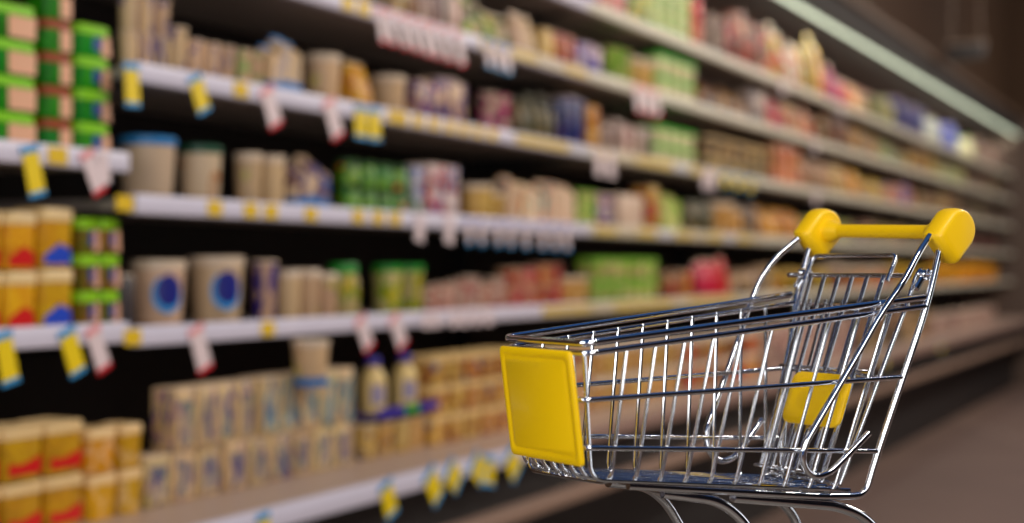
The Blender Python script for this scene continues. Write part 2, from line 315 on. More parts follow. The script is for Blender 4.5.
        o = MB().rings([(w*.8, w*.8, 0), (w*.9, w*.9, h*.04), (w*.9, w*.9, h*.55), (w*.6, w*.6, h*.74), (w*.34, w*.34, h*.84), (w*.34, w*.34, h*.9)]).build(nm, bm_)
        ch.append(MB().rings([(w*.42, w*.42, h*.89), (w*.42, w*.42, h*.985), (w*.38, w*.38, h)]).build('cap', lm, o))
    return o, ch
ORD = 'first second third fourth fifth sixth seventh eighth ninth tenth eleventh twelfth thirteenth fourteenth fifteenth'.split()
SHN = {'S1': 'top shelf', 'S2': 'second shelf', 'S3': 'third shelf', 'S4': 'fourth shelf', 'S5': 'fifth shelf', 'B': 'bottom deck', 'L1': 'upper end-bay shelf', 'L2': 'lower end-bay shelf'}
TOP = {}
LP = (72, 102, 88, 86, 84); CP = (6, 6, 5.5, 5.5, 5); K1 = 18; K2 = 6; K3 = 17
WC = (.07, .22, .60, 1); WS = .30; FS = 3.1; EXPO = 0
RUNS=[
('L1',2.058,2.248,1,4,0.276,'tubsq',0.93,'green',0,'green margarine tub with lime lid'),
('L1',2.254,2.338,1,5,0.328,'tubsq',0.9,'greenred',0,'green spread tub with rust-red lid'),
('L1',2.347,2.451,1,4,0.267,'tubsq',0.9,'lime',0,'small green tub with lime lid and blue badge'),
('L2',2.06,2.24,2,2,0.232,'tubsq',0.95,'yellow',0,'yellow margarine tub with red print'),
('L2',2.244,2.344,1,2,0.242,'tubsq',0.95,'yellowblue',0,'yellow margarine tub with blue print'),
('L2',2.355,2.479,2,3,0.223,'tubsq',0.85,'limebrown',0,'brown-yellow tub with lime lid'),
('B',1.96,2.289,3,2,0.208,'tubsq',0.96,'yellowred',0,'large yellow tub with red band'),
('B',2.298,2.383,1,2,0.183,'tubsq',0.95,'yellowcream',0,'medium yellow tub with cream band'),
('B',2.392,2.463,1,2,0.184,'tubsq',0.9,'yellowcream',0,'small yellow tub at the stack end'),
('S3',2.501,2.658,3,2,0.166,'cup',0.9,'creamblue',0,'tall cream cup with blue stripes'),
('S3',2.662,2.915,4,1,0.117,'cup',0.9,'creamblue',0,'single cream cup with blue stripes'),
('S3',2.923,3.02,2,1,0.099,'cup',0.9,'creamgreen',0,'cream cup with pale green print'),
('S3',3.024,3.163,3,1,0.142,'carton',0.92,'creamblueband',0,'cream carton with blue top and base'),
('S3',3.252,3.41,1,1,0.134,'tub',0.62,'cream',0,'plain cream tub'),
('S3',3.414,3.521,1,1,0.134,'pack',0.9,'goldbag',0,'golden yellow bag'),
('S3',3.596,3.74,1,1,0.117,'tub',0.75,'cream',0,'cream tub with pale lid'),
('S3',3.744,4.05,5,1,0.129,'box',0.94,'creampurple',0,'cream box with purple print'),
('S3',4.205,4.391,2,2,0.132,'cup',0.85,'creammagenta',0,'cream cup with magenta band'),
('S3',4.435,4.753,4,1,0.166,'bottle',0.85,'olive',0,'dark olive bottle'),
('S3',4.757,4.97,4,1,0.175,'box',0.76,'navy',0,'navy blue box'),
('S3',4.988,5.101,1,2,0.16,'box',0.76,'orange',0,'orange-yellow box'),
('S3',5.13,5.652,5,1,0.13,'box',0.76,'pinkwhite',0,'pale pinkish box'),
('S3',5.686,6.19,4,2,0.158,'tubsq',0.9,'greenwhite',0,'green and white cup'),
('S3',6.393,7.379,7,2,0.167,'jar',0.8,'tanlid',0,'dark jar with tan lid'),
('S3',7.383,7.89,3,2,0.196,'box',0.76,'redorange',0,'red and orange pack'),
('S3',7.971,9.08,7,1,0.194,'pack',0.76,'tan',0,'tan pouch'),
('S3',9.158,10.108,6,1,0.165,'pack',0.76,'gold',0,'gold pouch'),
('S3',10.203,11.14,4,1,0.182,'pack',0.76,'blueorange',0,'blue and orange pouch'),
('S3',11.215,13.052,9,1,0.157,'box',0.76,'mixcream',0,'mixed cream carton'),
('S3',13.154,15.264,10,1,0.154,'box',0.8,'darkmix',0,'dark muted carton'),
('S2',3.166,3.532,5,1,0.129,'tub',0.8,'cream',0,'cream tub under the frame edge'),
('S2',3.536,3.765,4,1,0.125,'box',0.9,'tan',0,'beige and tan box'),
('S2',3.777,4.023,4,1,0.135,'box',0.9,'pinkwhite',0,'white carton with grey print'),
('S2',4.036,4.37,4,1,0.144,'pack',0.9,'creamyellowgreen',0,'cream and green pouch'),
('S2',4.392,4.585,2,1,0.145,'pack',0.76,'cream',0,'plump cream bag'),
('S2',4.601,4.7,1,1,0.115,'box',0.76,'tanlight',0,'tan box beside the plump cream bags'),
('S2',4.716,4.871,2,1,0.118,'box',0.76,'redorange',0,'pale box with red and orange base'),
('S2',4.889,5.149,3,1,0.123,'box',0.76,'lavender',0,'white and lavender box'),
('S2',5.246,5.461,2,2,0.143,'cup',0.9,'creamgreen2',0,'cream and green pot'),
('S2',5.482,5.714,2,1,0.133,'tub',0.9,'tanlight',0,'tan round tub'),
('S2',5.718,6.19,4,2,0.183,'tubsq',0.9,'greenwhite',0,'green and white pot'),
('S2',6.338,6.99,5,1,0.154,'bottle',0.9,'brown',0,'brown glass bottle'),
('S2',6.994,7.288,3,1,0.155,'box',0.76,'greycream',0,'grey and cream pack'),
('S2',7.323,7.578,3,1,0.172,'pack',0.76,'red',0,'red pouch'),
('S2',7.616,8.247,6,1,0.182,'pack',0.76,'orangecream',0,'cream and orange pouch'),
('S2',8.291,9.08,6,1,0.174,'box',0.76,'brown',0,'brown carton'),
('S2',9.132,9.922,6,1,0.176,'pack',0.76,'gold2',0,'dull gold pouch'),
('S2',9.984,10.775,4,1,0.177,'pack',0.76,'creamyellowgreen',0,'yellow-green pouch'),
('S2',10.846,11.94,6,1,0.163,'box',0.76,'tan',0,'beige carton'),
('S2',12.026,13.361,7,1,0.164,'pack',0.76,'creamyellowgreen',0,'pale green bag'),
('S2',13.467,15.4,10,1,0.156,'box',0.76,'darkmix',0,'dark speckled carton'),
('S1',4.666,5.11,5,1,0.12,'box',0.76,'lavender',0,'lavender and pink box'),
('S1',5.13,5.37,2,1,0.128,'box',0.76,'pinkred',0,'pink box'),
('S1',5.39,5.607,2,1,0.133,'box',0.76,'greenyellow',0,'green and yellow box'),
('S1',5.629,6.138,4,4,0.231,'tubsq',0.93,'greenwhite',0,'bright green and white tub'),
('S1',6.151,6.271,1,2,0.216,'box',0.76,'red',0,'red box'),
('S1',6.393,6.68,2,3,0.196,'cup',0.9,'greycream',0,'grey-white cup'),
('S1',6.71,7.397,5,1,0.286,'jar',0.9,'brownred',0,'brown-red jar'),
('S1',7.401,7.616,3,1,0.305,'pack',0.76,'yellowwhite',0,'yellow and white bag'),
('S1',7.654,7.971,3,1,0.254,'pack',0.76,'whitered',0,'white bag with red mark'),
('S1',8.013,8.402,3,1,0.32,'pack',0.76,'gold',0,'golden bag'),
('S1',8.448,8.977,4,1,0.221,'pack',0.76,'redpurple',0,'red and purple bag'),
('S1',9.028,9.626,4,1,0.173,'pack',0.76,'orangecream',0,'orange and cream bag'),
('S1',9.684,10.366,4,1,0.172,'box',0.76,'creamyellowgreen',0,'cream box with green mark'),
('S1',10.432,11.448,6,1,0.214,'box',0.76,'navy',0,'dark blue box'),
('S1',11.527,12.202,3,1,0.231,'pack',0.76,'white',0,'white upright bag'),
('S1',12.291,12.903,3,1,0.212,'box',0.76,'bluebright',0,'bright blue box'),
('S1',13.002,13.85,4,1,0.207,'pack',0.76,'greenwhite',0,'green and white bag'),
('S1',13.963,15.469,9,1,0.207,'box',0.76,'pinkwhite',0,'dusky pink carton'),
('S4',2.548,2.739,1,1,0.143,'tub',0.66,'whitebluelid',0,'large white tub with blue lid'),
('S4',2.743,2.888,1,1,0.136,'tub',0.7,'whitegreenlid',0,'white tub with dark green lid'),
('S4',2.939,3.13,2,1,0.13,'tub',0.72,'cream',0,'plain cream pail'),
('S4',3.134,3.301,3,1,0.136,'carton',0.9,'creamnavybase',0,'cream carton with navy base'),
('S4',3.38,3.717,4,2,0.141,'jar',0.85,'greenjar',0,'green jar with orange mark'),
('S4',3.721,3.777,1,2,0.142,'box',0.85,'bluewhite',0,'blue and white pack'),
('S4',3.8,3.998,2,2,0.153,'box',0.9,'redblue',0,'white pack with red and blue print'),
('S4',4.097,4.347,3,1,0.118,'tub',0.85,'tanlight',0,'light tan tub'),
('S4',4.351,4.88,6,1,0.154,'carton',0.9,'creamorange',0,'tall cream carton with orange print'),
('S4',4.907,5.072,2,3,0.13,'tubsq',0.9,'creamgreen2',0,'cream and green flat tub'),
('S4',5.091,5.247,2,3,0.126,'tubsq',0.9,'lavender',0,'lavender flat tub'),
('S4',5.267,5.596,1,1,0.131,'box',0.76,'pinkplain',0,'wide plain pinkish box'),
('S4',5.618,5.744,1,1,0.176,'box',0.76,'magentayellow',0,'yellow pack with magenta base'),
('S4',5.767,6.01,2,1,0.157,'carton',0.9,'creamgreen2',0,'cream carton with green print'),
('S4',6.126,6.476,3,1,0.147,'jar',0.9,'olive',0,'dark green jar'),
('S4',6.505,6.926,3,1,0.146,'tub',0.9,'tanlight',0,'tan tub beside dark green jars'),
('S4',6.93,7.15,3,1,0.154,'box',0.76,'slatetan',0,'slate blue and tan pack'),
('S4',7.184,7.931,6,1,0.143,'pack',0.76,'orange',0,'orange pouch'),
('S4',7.992,9.08,7,1,0.137,'box',0.76,'creamyellowgreen',0,'yellow-green carton'),
('S4',9.158,10.74,10,1,0.131,'box',0.76,'mixcream',0,'mixed cream pack'),
('S4',10.846,12.567,10,1,0.136,'box',0.76,'darkmix',0,'dark muted pack'),
('S4',12.709,15.4,13,1,0.134,'box',0.8,'darkred',0,'dark red and green pack'),
('S5',2.485,2.54,1,1,0.114,'box',0.8,'dark',0,'dark grey box'),
('S5',2.591,2.779,1,1,0.149,'tub',0.66,'emblem',0,'cream tub with round blue emblem'),
('S5',2.79,2.995,1,1,0.158,'tub',0.64,'emblem',0,'cream tub with blue emblem beside purple-striped cup'),
('S5',3.012,3.1,1,1,0.15,'cup',0.8,'creampurple2',0,'cream cup with purple bar'),
('S5',3.109,3.351,3,1,0.146,'tub',0.85,'cream',0,'tall cream tub'),
('S5',3.365,3.47,1,1,0.142,'jar',0.85,'creamgreentop',0,'cream jar with leafy green top'),
('S5',3.607,3.822,2,1,0.14,'tub',0.8,'creamgreentop',0,'cream-green tub with green lid'),
('S5',3.84,4.361,6,1,0.097,'cup',0.88,'pinkcup',0,'pinkish cream cup'),
('S5',4.376,4.59,2,2,0.13,'cup',0.88,'crimsoncup',0,'cream cup with crimson print'),
('S5',4.606,4.804,2,2,0.142,'cup',0.88,'crimson',0,'crimson and cream cup'),
('S5',4.821,5.054,2,1,0.099,'tub',0.85,'tanlight',0,'low tan tub'),
('S5',5.058,5.72,6,2,0.168,'tubsq',0.9,'creamgreen2',0,'cream tub with green band'),
('S5',5.767,6.138,4,1,0.108,'box',0.76,'orangecream',0,'tan and orange pack'),
('S5',6.23,6.7,4,1,0.179,'pack',0.76,'redbright',0,'bright red bag'),
('S5',6.847,7.469,4,1,0.135,'jar',0.85,'mixcream',0,'cream and dark jar'),
('S5',7.473,8.586,6,1,0.129,'tubsq',0.9,'gold2',0,'gold tub'),
('S5',8.657,10.235,7,1,0.149,'tubsq',0.9,'orangecream',0,'orange and cream tub'),
('S5',10.333,11.898,6,1,0.145,'tubsq',0.9,'gold',0,'golden tub'),
('S5',11.983,15.264,9,1,0.173,'tubsq',0.85,'orange',0,'amber tub'),
('B',2.469,3.29,9,1,0.104,'carton0',0.84,'creamlabel',0,'small cream carton with dark label'),
('B',2.567,2.863,4,1,0.133,'carton0',0.86,'creamlabel',0.108,'cream carton with navy dots'),
('B',2.871,3.29,5,1,0.136,'carton0',0.86,'creamteal',0.108,'cream carton with teal print'),
('B',3.356,3.692,4,1,0.091,'cup',0.85,'creamorange2',0,'low cream cup with orange print'),
('B',3.696,4.22,5,3,0.253,'tubsq',0.93,'tanlabel',0,'tan flat tub with brown label'),
('B',4.249,4.845,5,3,0.238,'tubsq',0.93,'tanlabel2',0,'cream flat tub with pink label'),
('B',4.873,5.784,7,2,0.225,'tubsq',0.93,'tanlight',0,'light tan low tub'),
('B',5.82,6.914,6,2,0.21,'tubsq',0.93,'orangecream',0,'cream and orange low tub'),
('B',6.963,8.738,9,2,0.209,'box',0.76,'pinkwhite',0,'dusky pink low carton'),
('B',8.814,11.25,10,2,0.195,'box',0.76,'mixcream',0,'muted cream low carton'),
('B',11.37,14.498,14,1,0.14,'box',0.76,'pinkwhite',0,'faded pink low carton'),
]
TAGS= [('L1',2.163,0.095,0.042,0.23,'yellow'),
('L1',2.32,0.088,0.038,0.46,'pink'),
('L1',2.367,0.061,0.03,0.15,'white'),
('L2',2.094,0.097,0.043,0.22,'yellow'),
('L2',2.263,0.094,0.044,0.36,'yellow'),
('L2',2.337,0.092,0.041,0.39,'pink'),
('S3',2.455,0.087,0.043,0.04,'yellow'),
('S3',2.664,0.084,0.045,0.42,'yellow'),
('S3',2.935,0.094,0.052,0.43,'pink'),
('S3',3.203,0.101,0.054,0.45,'pink'),
('S3',3.357,0.084,0.054,0.0,'yellow'),
('S3',3.427,0.085,0.056,0.0,'yellow'),
('S5',2.667,0.101,0.049,0.35,'pink'),
('S5',3.352,0.094,0.049,0.52,'pink'),
('S5',3.527,0.098,0.053,0.54,'pink'),
('S4',3.676,0.073,0.046,-0.15,'white'),
('S4',3.848,0.076,0.05,-0.08,'white'),
('S2',3.448,0.091,0.033,0.28,'pink'),
('S2',3.5,0.092,0.033,0.29,'pink'),
('S2',3.565,0.093,0.034,0.29,'pink'),
('S2',3.625,0.094,0.035,0.29,'pink'),
('S2',3.688,0.096,0.036,0.29,'pink'),
('S2',3.746,0.097,0.037,0.29,'pink'),
('S2',3.818,0.098,0.038,0.29,'pink'),
('S2',3.898,0.1,0.04,0.29,'pink'),
('S2',4.094,0.079,0.037,0.15,'blue'),
('S2',4.163,0.081,0.038,0.15,'blue'),
('S2',4.226,0.082,0.039,0.15,'blue'),
('S4',3.962,0.077,0.029,0.15,'blue'),
('S4',4.047,0.079,0.03,0.15,'blue'),
('S4',4.156,0.08,0.031,0.15,'blue'),
('S4',4.248,0.082,0.032,0.15,'blue'),
('S4',4.358,0.084,0.034,0.15,'blue'),
('S4',4.481,0.086,0.035,0.15,'blue'),
('S4',4.585,0.087,0.037,0.15,'blue'),
('S4',4.684,0.089,0.038,0.15,'blue'),
('S3',4.978,0.093,0.067,0.0,'white'),
('S3',5.092,0.095,0.068,0.0,'white'),
('S2',5.355,0.099,0.068,0.31,'pink'),
('S2',5.452,0.101,0.068,0.31,'pink'),
('S2',5.551,0.102,0.068,0.31,'pink'),
('S3',6.165,0.086,0.068,0.0,'white'),
('S3',6.26,0.087,0.068,0.0,'white'),
('S3',6.429,0.071,0.068,0.25,'yellow'),
('S3',6.622,0.073,0.068,0.25,'yellow'),
('S3',6.824,0.075,0.068,0.25,'yellow'),
('S5',3.711,0.04,0.042,0.0,'white'),
('S5',3.77,0.04,0.043,0.0,'white'),
('S5',3.873,0.041,0.045,0.0,'white'),
('S5',3.942,0.042,0.046,0.0,'white'),
('S5',4.02,0.042,0.047,0.0,'white'),
('S5',4.101,0.043,0.049,0.0,'white'),
('S1',7.391,0.07,0.068,0.0,'white'),
('S1',8.614,0.081,0.068,0.0,'white'),
('S2',8.024,0.076,0.068,0.0,'white'),
('S3',8.045,0.087,0.068,0.0,'white'),
('B',2.537,0.084,0.041,0.13,'yellow'),
('B',3.024,0.086,0.053,0.37,'yellow'),
('B',3.23,0.091,0.059,0.63,'yellow'),
('B',3.333,0.078,0.062,0.85,'yellow'),
('B',3.47,0.076,0.066,0.9,'yellow'),
('B',3.568,0.077,0.068,-0.21,'yellow'),
('B',3.684,0.085,0.068,0.62,'yellow'),
('B',8.497,0.073,0.068,0.45,'yellow'),
('B',10.246,0.08,0.068,0.49,'yellow')]
STICKERS= [('L1',2.241),('S3',2.836),('S4',2.436),('S4',2.739),('S4',2.875),('S4',2.956),('S4',3.126),('S4',3.347),('S4',3.448),('S4',3.538),('S5',2.461),('S5',2.943),('S2',3.298),('S2',3.377),('S3',3.527),('S3',3.576),('S3',3.665),('S3',3.758),('S3',3.855),('S3',3.942),('S3',4.033),('S3',4.128)]
for sh, x0, x1, n, tiers, h, kind, fill, sch, up, desc in RUNS:
    pitch = (x1-x0)/n; w = pitch*fill; th = h/tiers
    if kind in ('tub', 'cup', 'jar', 'bottle'): w = min(w, .15); d = w
    else: d = min(max(.07, w*.9), .13)
    fy = -.06 if sh == 'B' else (.29 if desc.startswith('tall rust') else .015)
    base = SZ[sh]+.0125+up
    o, ch = proto(kind, w, d, th, sch); used = False
    gl = desc.replace('beside the ', 'by the ')
    for i in range(n):
        for k in range(tiers):
            c = copy_tree(o, ch) if used else o; used = True
            jx = random.uniform(-.06, .06)*(pitch-w) if tiers == 1 else 0
            c.location = (x0+pitch*(i+.5)+jx, fy+d/2+(random.uniform(0, .012) if tiers == 1 else 0), base+k*(th+.0005))
            if tiers == 1 and n > 2: c.scale = (1, 1, random.uniform(.8, 1.08) if not up and sh != 'B' else 1)
            if kind == 'tub' and sch == 'emblem': pass
            elif kind in ('tub', 'cup', 'jar') and tiers == 1: c.rotation_euler = (0, 0, random.uniform(-.5, .5))
            lb = desc
            tn = {1: '', 2: ('lower tier', 'upper tier')[k] if tiers == 2 else '', 3: ('bottom tier', 'middle tier', 'top tier')[k] if tiers == 3 else ''}.get(tiers, '')
            if tiers > 3: tn = ('lowest of its stack', 'second up its stack', 'third up its stack', 'fourth up its stack', 'topmost of its stack')[k if k < 3 else (k if tiers == 5 else 3)]
            if n > 1: lb += ', '+ORD[i]+' from left'
            if tn: lb += ', '+tn
            lb += ', '+SHN[sh]
            tag(c, lb, NAMES[kind][1], (desc+'s on the '+SHN[sh]) if n*tiers > 1 else None)
            if kind == 'box' and k == tiers-1 and i == n-1: pass

# a few goods standing on others
def single(kind, w, h, sch, loc, label, cat=None, group=None):
    o, ch = proto(kind, w, w, h, sch); o.location = loc; tag(o, label, cat or NAMES[kind][1], group); return o, ch
o, ch = single('tub', .088, .112, 'cream', (3.03, -.092, .914), 'tall white tub with blue base band standing on top of the cream cartons')
ch.append(MB().rings([(.082, .082, .002), (.085, .085, .022)]).build('base_band', blue_band, o))
bt = mat('bottle_cream', (222, 192, 120), .35); pur = mat('purple_cap', (54, 40, 150), .4)
tr = empty('display_tray', (3.56, 0, .8005)); tag(tr, 'shallow purple tray with green mark under the cream bottles', 'tray')
MB().box(-.165, .165, -.058, .06, 0, .004).build('tray_base', pur, tr, smooth=False)
MB().box(-.165, .165, -.062, -.058, 0, .024).build('front_lip', pur, tr, smooth=False)
MB().box(-.02, .05, -.0635, -.0622, .001, .023).build('green_mark', mat('green_mark', (20, 150, 30), .4), tr, smooth=False)
for q, (bx, lab) in enumerate(((3.47, 'cream plastic bottle with purple cap, nearer the cartons on the purple tray'), (3.64, 'yellow-cream plastic bottle with purple cap, farther along the purple tray'))):
    o = MB().rings([(.07, .06, 0), (.08, .07, .006), (.08, .07, .09), (.05, .05, .118), (.032, .032, .125), (.032, .032, .13)]).build('bottle', bt, loc=(bx, 0, .8048))
    MB().rings([(.038, .038, .13), (.038, .038, .15), (.034, .034, .153)]).build('cap', pur, o)
    patch(.0402, .0352, math.radians(238), .5, .03, .08, 0, .001).build('label', mat('bottle_label', (150, 140, 170), .4), o)
    tag(o, lab, 'bottle', 'bottles on the purple tray')

# ------------------------------------------------------------------ hanging price tags and rail stickers
yel = mat('tag_yellow', (236, 204, 0), .45); tagw = mat('tag_white', (226, 206, 206), .45); pinkm = mat('tag_pink', (230, 150, 150), .45)
tblue = mat('tag_blue', (60, 150, 205), .4); tred = mat('tag_red', (214, 40, 50), .4); tbl2 = mat('tag_deep_blue', (80, 110, 190), .4)
STY = {'yellow': (yel, tblue, tblue, 'yellow hanging price tag with blue ends'), 'pink': (tagw, pinkm, tred, 'white hanging price tag with red bottom edge'),
       'white': (tagw, tagw, None, 'plain white hanging price tag'), 'blue': (tagw, tbl2, tblue, 'white hanging price tag with blue header')}
cnt = {}
for sh, x, ln, wd, lean, st in TAGS: cnt[(sh, st)] = cnt.get((sh, st), 0)+1
seen = {}
for sh, x, ln, wd, lean, st in TAGS:
    m, hd, ft, desc = STY[st]; z = SZ[sh]+(.012 if sh != 'B' else .012); y = -.0305 if sh != 'B' else -.3025
    o = MB().box(-wd/2, wd/2, -.0008, .0008, -ln, 0).build('price_tag', m, smooth=False, loc=(x, y, z))
    o.rotation_euler = (-.02, -lean, 0)
    MB().box(-wd*.56, wd*.56, -.0016, .0012, -min(.012, ln*.16), .003).build('header', hd, o, smooth=False)
    if ft: MB().box(-wd*.52, wd*.52, -.0014, .0012, -ln-.002, -ln+.008).build('bottom_edge', ft, o, smooth=False)
    k = seen.get((sh, st), 0); seen[(sh, st)] = k+1
    lb = desc + ((', '+ORD[k]+' from left on the ') if cnt[(sh, st)] > 1 else ' on the ')+SHN[sh]+' rail'
    tag(o, lb, 'price tag', 'hanging price tags')
k = {}
sc_ = {}
for sh, x in STICKERS: sc_[sh] = sc_.get(sh, 0)+1
ym = mat('sticker_yellow', (228, 188, 20), .45)
for sh, x in STICKERS:
    o = MB().box(-.026, .026, -.001, .001, -.016, .016).build('price_sticker', ym, smooth=False, loc=(x, -.0295, SZ[sh]))
    k[sh] = k.get(sh, 0)+1
    tag(o, 'square yellow price sticker'+((', '+ORD[k[sh]-1]+' from left') if sc_[sh] > 1 else '')+' on the '+SHN[sh]+' rail', 'price sticker', 'yellow price stickers on the rails')
# long pale-yellow price inserts clipped side by side into the rails farther along
ins_m = [mat('insert_yellow', (214, 184, 96), .45), mat('insert_cream', (206, 190, 160), .45), mat('insert_white', (206, 202, 206), .45)]
for sh, a, b_, cols in (('S2', 4.05, 4.9, (0, 0, 1)), ('S3', 4.3, 6.6, (0, 0, 2, 0, 1)), ('S4', 4.95, 7.1, (0, 1, 0, 2)), ('S5', 4.5, 7.0, (0, 0, 1, 0))):
    i = 0; x = a; n_ = int((b_-a)/.21)
    while i < n_:
        o = MB().box(-.1, .1, -.001, .001, -.014, .014).build('price_insert', ins_m[cols[i % len(cols)]], smooth=False, loc=(x+.1, -.0295, SZ[sh]))
        tag(o, ['pale yellow', 'cream', 'white'][cols[i % len(cols)]]+' price insert strip, '+ORD[i]+' from left in the '+SHN[sh]+' rail', 'price insert', 'price inserts in the rails')
        x += .21; i += 1

# ------------------------------------------------------------------ the shopping cart (t backwards, w to the far side, z up)
TH_ = math.atan(728/1500); PSI = math.radians(33.18)
CZ = .33
chrome = mat('chrome', (232, 234, 238), .10, metal=1); chrome2 = mat('chrome_wire', (226, 228, 232), .14, metal=1)
yp = mat('yellow_plastic', (252, 204, 0), .38, coat=.15); yp2 = mat('yellow_handle', (255, 204, 0), .42, coat=.1); rub = mat('wheel_rubber', (34, 34, 36), .6)
cart = empty('shopping_cart', (1.0675, -1.6095, .87), math.radians(-30.95))
tag(cart, 'small chrome wire shopping cart with yellow bumper, yellow handle and yellow seat flap', 'shopping cart')
def Zb(t): return -.1656-.03*(t-.02)/.27
def Zt(t): return -.0575+.031*t/.341
def SW(t, z):
    T = t/.34; zt = -.0575+.0299*T; zb = -.1656-.03*(t/.29); k = (z-zb)/(zt-zb); wt = .0541+.0259*T; wb = .0447+.0058*(t/.29)
    return wb+(wt-wb)*k
def P(t, w, z): return (t, w, z+CZ)
def part(name, mb, m=chrome, **kw): return mb.build(name, m, cart, **kw)
def side_pt(t, z, s, off=0): return P(t, s*(SW(t, z)+off), z)
# rims (each wire runs rear - front - rear)
def ring(zf, zr, tf, tr, r, off=0, cr=.011):
    pts = [side_pt(tr, zr, -1, off), side_pt(tf+.03, zf+(zr-zf)*(.03/(tr-tf)), -1, off), side_pt(tf, zf, -1, off), side_pt(tf, zf, 1, off), side_pt(tf+.03, zf+(zr-zf)*(.03/(tr-tf)), 1, off), side_pt(tr, zr, 1, off)]
    return MB().tube(fillet(pts, [.004, cr, cr, .004], 6), r, 12)
part('top_rim', ring(-.0575, -.0262, -.001, .341, .0029, .0012))
part('lower_rim', ring(-.0652, -.0338, .001, .344, .0024, .0012))
bw = MB(); 
for a in ((-.1005, -.0951, .0005, .3277), (-.1370, -.1589, .0045, .3078)):
    g = ring(a[0], a[1], a[2], a[3], .0021, .0022, .007); bw.add(g.v, g.f)
part('belt_wires', bw, chrome2)
TT = [.0385, .0653, .0928, .1209, .1497, .1791, .2092, .24, .2716, .3039]; TB = [.034, .058, .082, .107, .132, .158, .184, .211, .239, .267]
uw = MB()
for a, b_ in zip(TT, TB):
    zt, zb = Zt(a)-.006, Zb(b_); bn, bf = b_-.003, a-.024
    pts = [side_pt(a, zt, -1), P(bn, -SW(bn, zb), Zb(bn)), P(bf, SW(bf, zb), Zb(bf)), side_pt(a, zt, 1)]
    uw.tube(fillet(pts, .011, 6), .0016, 8)
part('basket_wires', uw, chrome2)
fw = MB()
for i in range(8):
    s_ = -1+2*i/7; z0 = -.0665
    pts = [P(.001, s_*.0525, z0), P(.0135, s_*.0450, Zb(.014)+.0012), P(.285, s_*.0490, Zb(.285)+.0032)]
    pts[1] = P(.0125, s_*.0450, Zb(.02)+.0032)
    fw.tube(fillet(pts, .013, 7), .0016, 8)
fw.tube([P(.285, -.050, Zb(.285)), P(.285, .050, Zb(.285))], .0018, 8)
part('front_and_floor_wires', fw, chrome2)
# rear posts that run down from the handle and forward under the basket
for s_ in (-1, 1):
    pts = [P(.3650, s_*.0800, .022), side_pt(.3453, -.0329, s_, .002), side_pt(.3277, -.0951, s_, .002), side_pt(.3085, -.160, s_, .002), P(.300, s_*.0525, -.1975), P(.26, s_*.0495, -.1955), P(.05, s_*.0430, Zb(.05)-.0012)]
    part('rear_post', MB().tube(fillet(pts, [.03, .03, .03, .012, .02], 5), .0031, 12))
    off = .0075
    hp = [P(.350, s_*.0805, .027), P(.327, s_*.0865, .0100), side_pt(.309, -.011, s_, off+.001), side_pt(.2886, -.037, s_, off), side_pt(.267, -.073, s_, off), side_pt(.2435, -.109, s_, off), side_pt(.2185, -.1474, s_, off),
          side_pt(.2185, -.164, s_, off), side_pt(.232, -.1762, s_, off), side_pt(.2515, -.1732, s_, off), side_pt(.2899, -.1413, s_, off)]
    part('side_hook', MB().tube(fillet(hp, [.02, .02, .02, .02, .02, .012, .012, .012, .012], 4), .0029, 12))
# handle
T0, Z0 = .3795, .0335
def HT(y): return .0012+.030*y
poly = []
RH = .0194
for k in range(19):
    a = math.radians(-50+k*(180/18)); poly.append((T0+RH*math.cos(a), Z0+CZ+RH*math.sin(a)))
poly += [(T0-.0305, Z0+CZ-.0040), (T0-.0300, Z0+CZ-.0078), (T0-.0080, Z0+CZ-.0290), (T0-.0035, Z0+CZ-.0295)]
for s_ in (-1, 1):
    c_ = s_*.0800
    mb = MB().prism(poly, [(c_-.0112, .70), (c_-.0108, .82), (c_-.0092, .92), (c_-.006, .98), (c_-.002, 1), (c_+.002, 1), (c_+.006, .98), (c_+.0092, .92), (c_+.0108, .82), (c_+.0112, .70)])
    mb.v = [(x, y, z+HT(y)) for x, y, z in mb.v]; part('handle_hub', mb, yp2)
    q0 = c_-s_*.010
    g = MB()
    pr = [(.0115, .0), (.0105, .006), (.0078, .013), (.0066, .017)]
    vs = []; nn = 18
    for rr, dd in pr:
        for k in range(nn): vs.append((T0-.001+rr*math.cos(2*PI*k/nn), q0-s_*dd, Z0+CZ-.002+rr*math.sin(2*PI*k/nn)))
    fs = [(j*nn+i, j*nn+(i+1) % nn, (j+1)*nn+(i+1) % nn, (j+1)*nn+i) for j in range(3) for i in range(nn)]
    g.add([(x, y, z+HT(y)) for x, y, z in vs], fs); part('hub_collar', g, yp2)
part('handle_bar', MB().tube([(T0-.001, -.074, Z0+CZ-.002+HT(-.074)), (T0-.001, .074, Z0+CZ-.002+HT(.074))], .0064, 20), yp2)
# bumper plate
import bmesh
def plate(name, ctr, w, h, th, lean, m, inset=.006, yaw=0, rise=.0008, cr=.004):
    mb = MB()
    R = [(w-2*th*.5, h-2*th*.5, 0), (w, h, th*.4), (w, h, th*.75), (w-th*.6, h-th*.6, th), (w-inset*1.6, h-inset*1.6, th), (w-inset*1.9, h-inset*1.9, th-rise), (w-inset*2.4, h-inset*2.4, th-rise), (w-inset*2.8, h-inset*2.8, th)]
    mb.rings(R, 'rect', cr=cr)
    o = mb.build(name, m, cart)
    # local: x = width, y = height, z = outward
    M = Matrix(((0, 0, -1), (-1, 0, 0), (0, 1, 0))).to_4x4()
    o.matrix_local = Matrix.Translation(ctr) @ Matrix.Rotation(lean, 4, 'Y') @ M
    return o
plate('bumper_panel', P(-.0015, -.0025, -.1068), .099, .0885, .0052, -.135, yp, .0065)
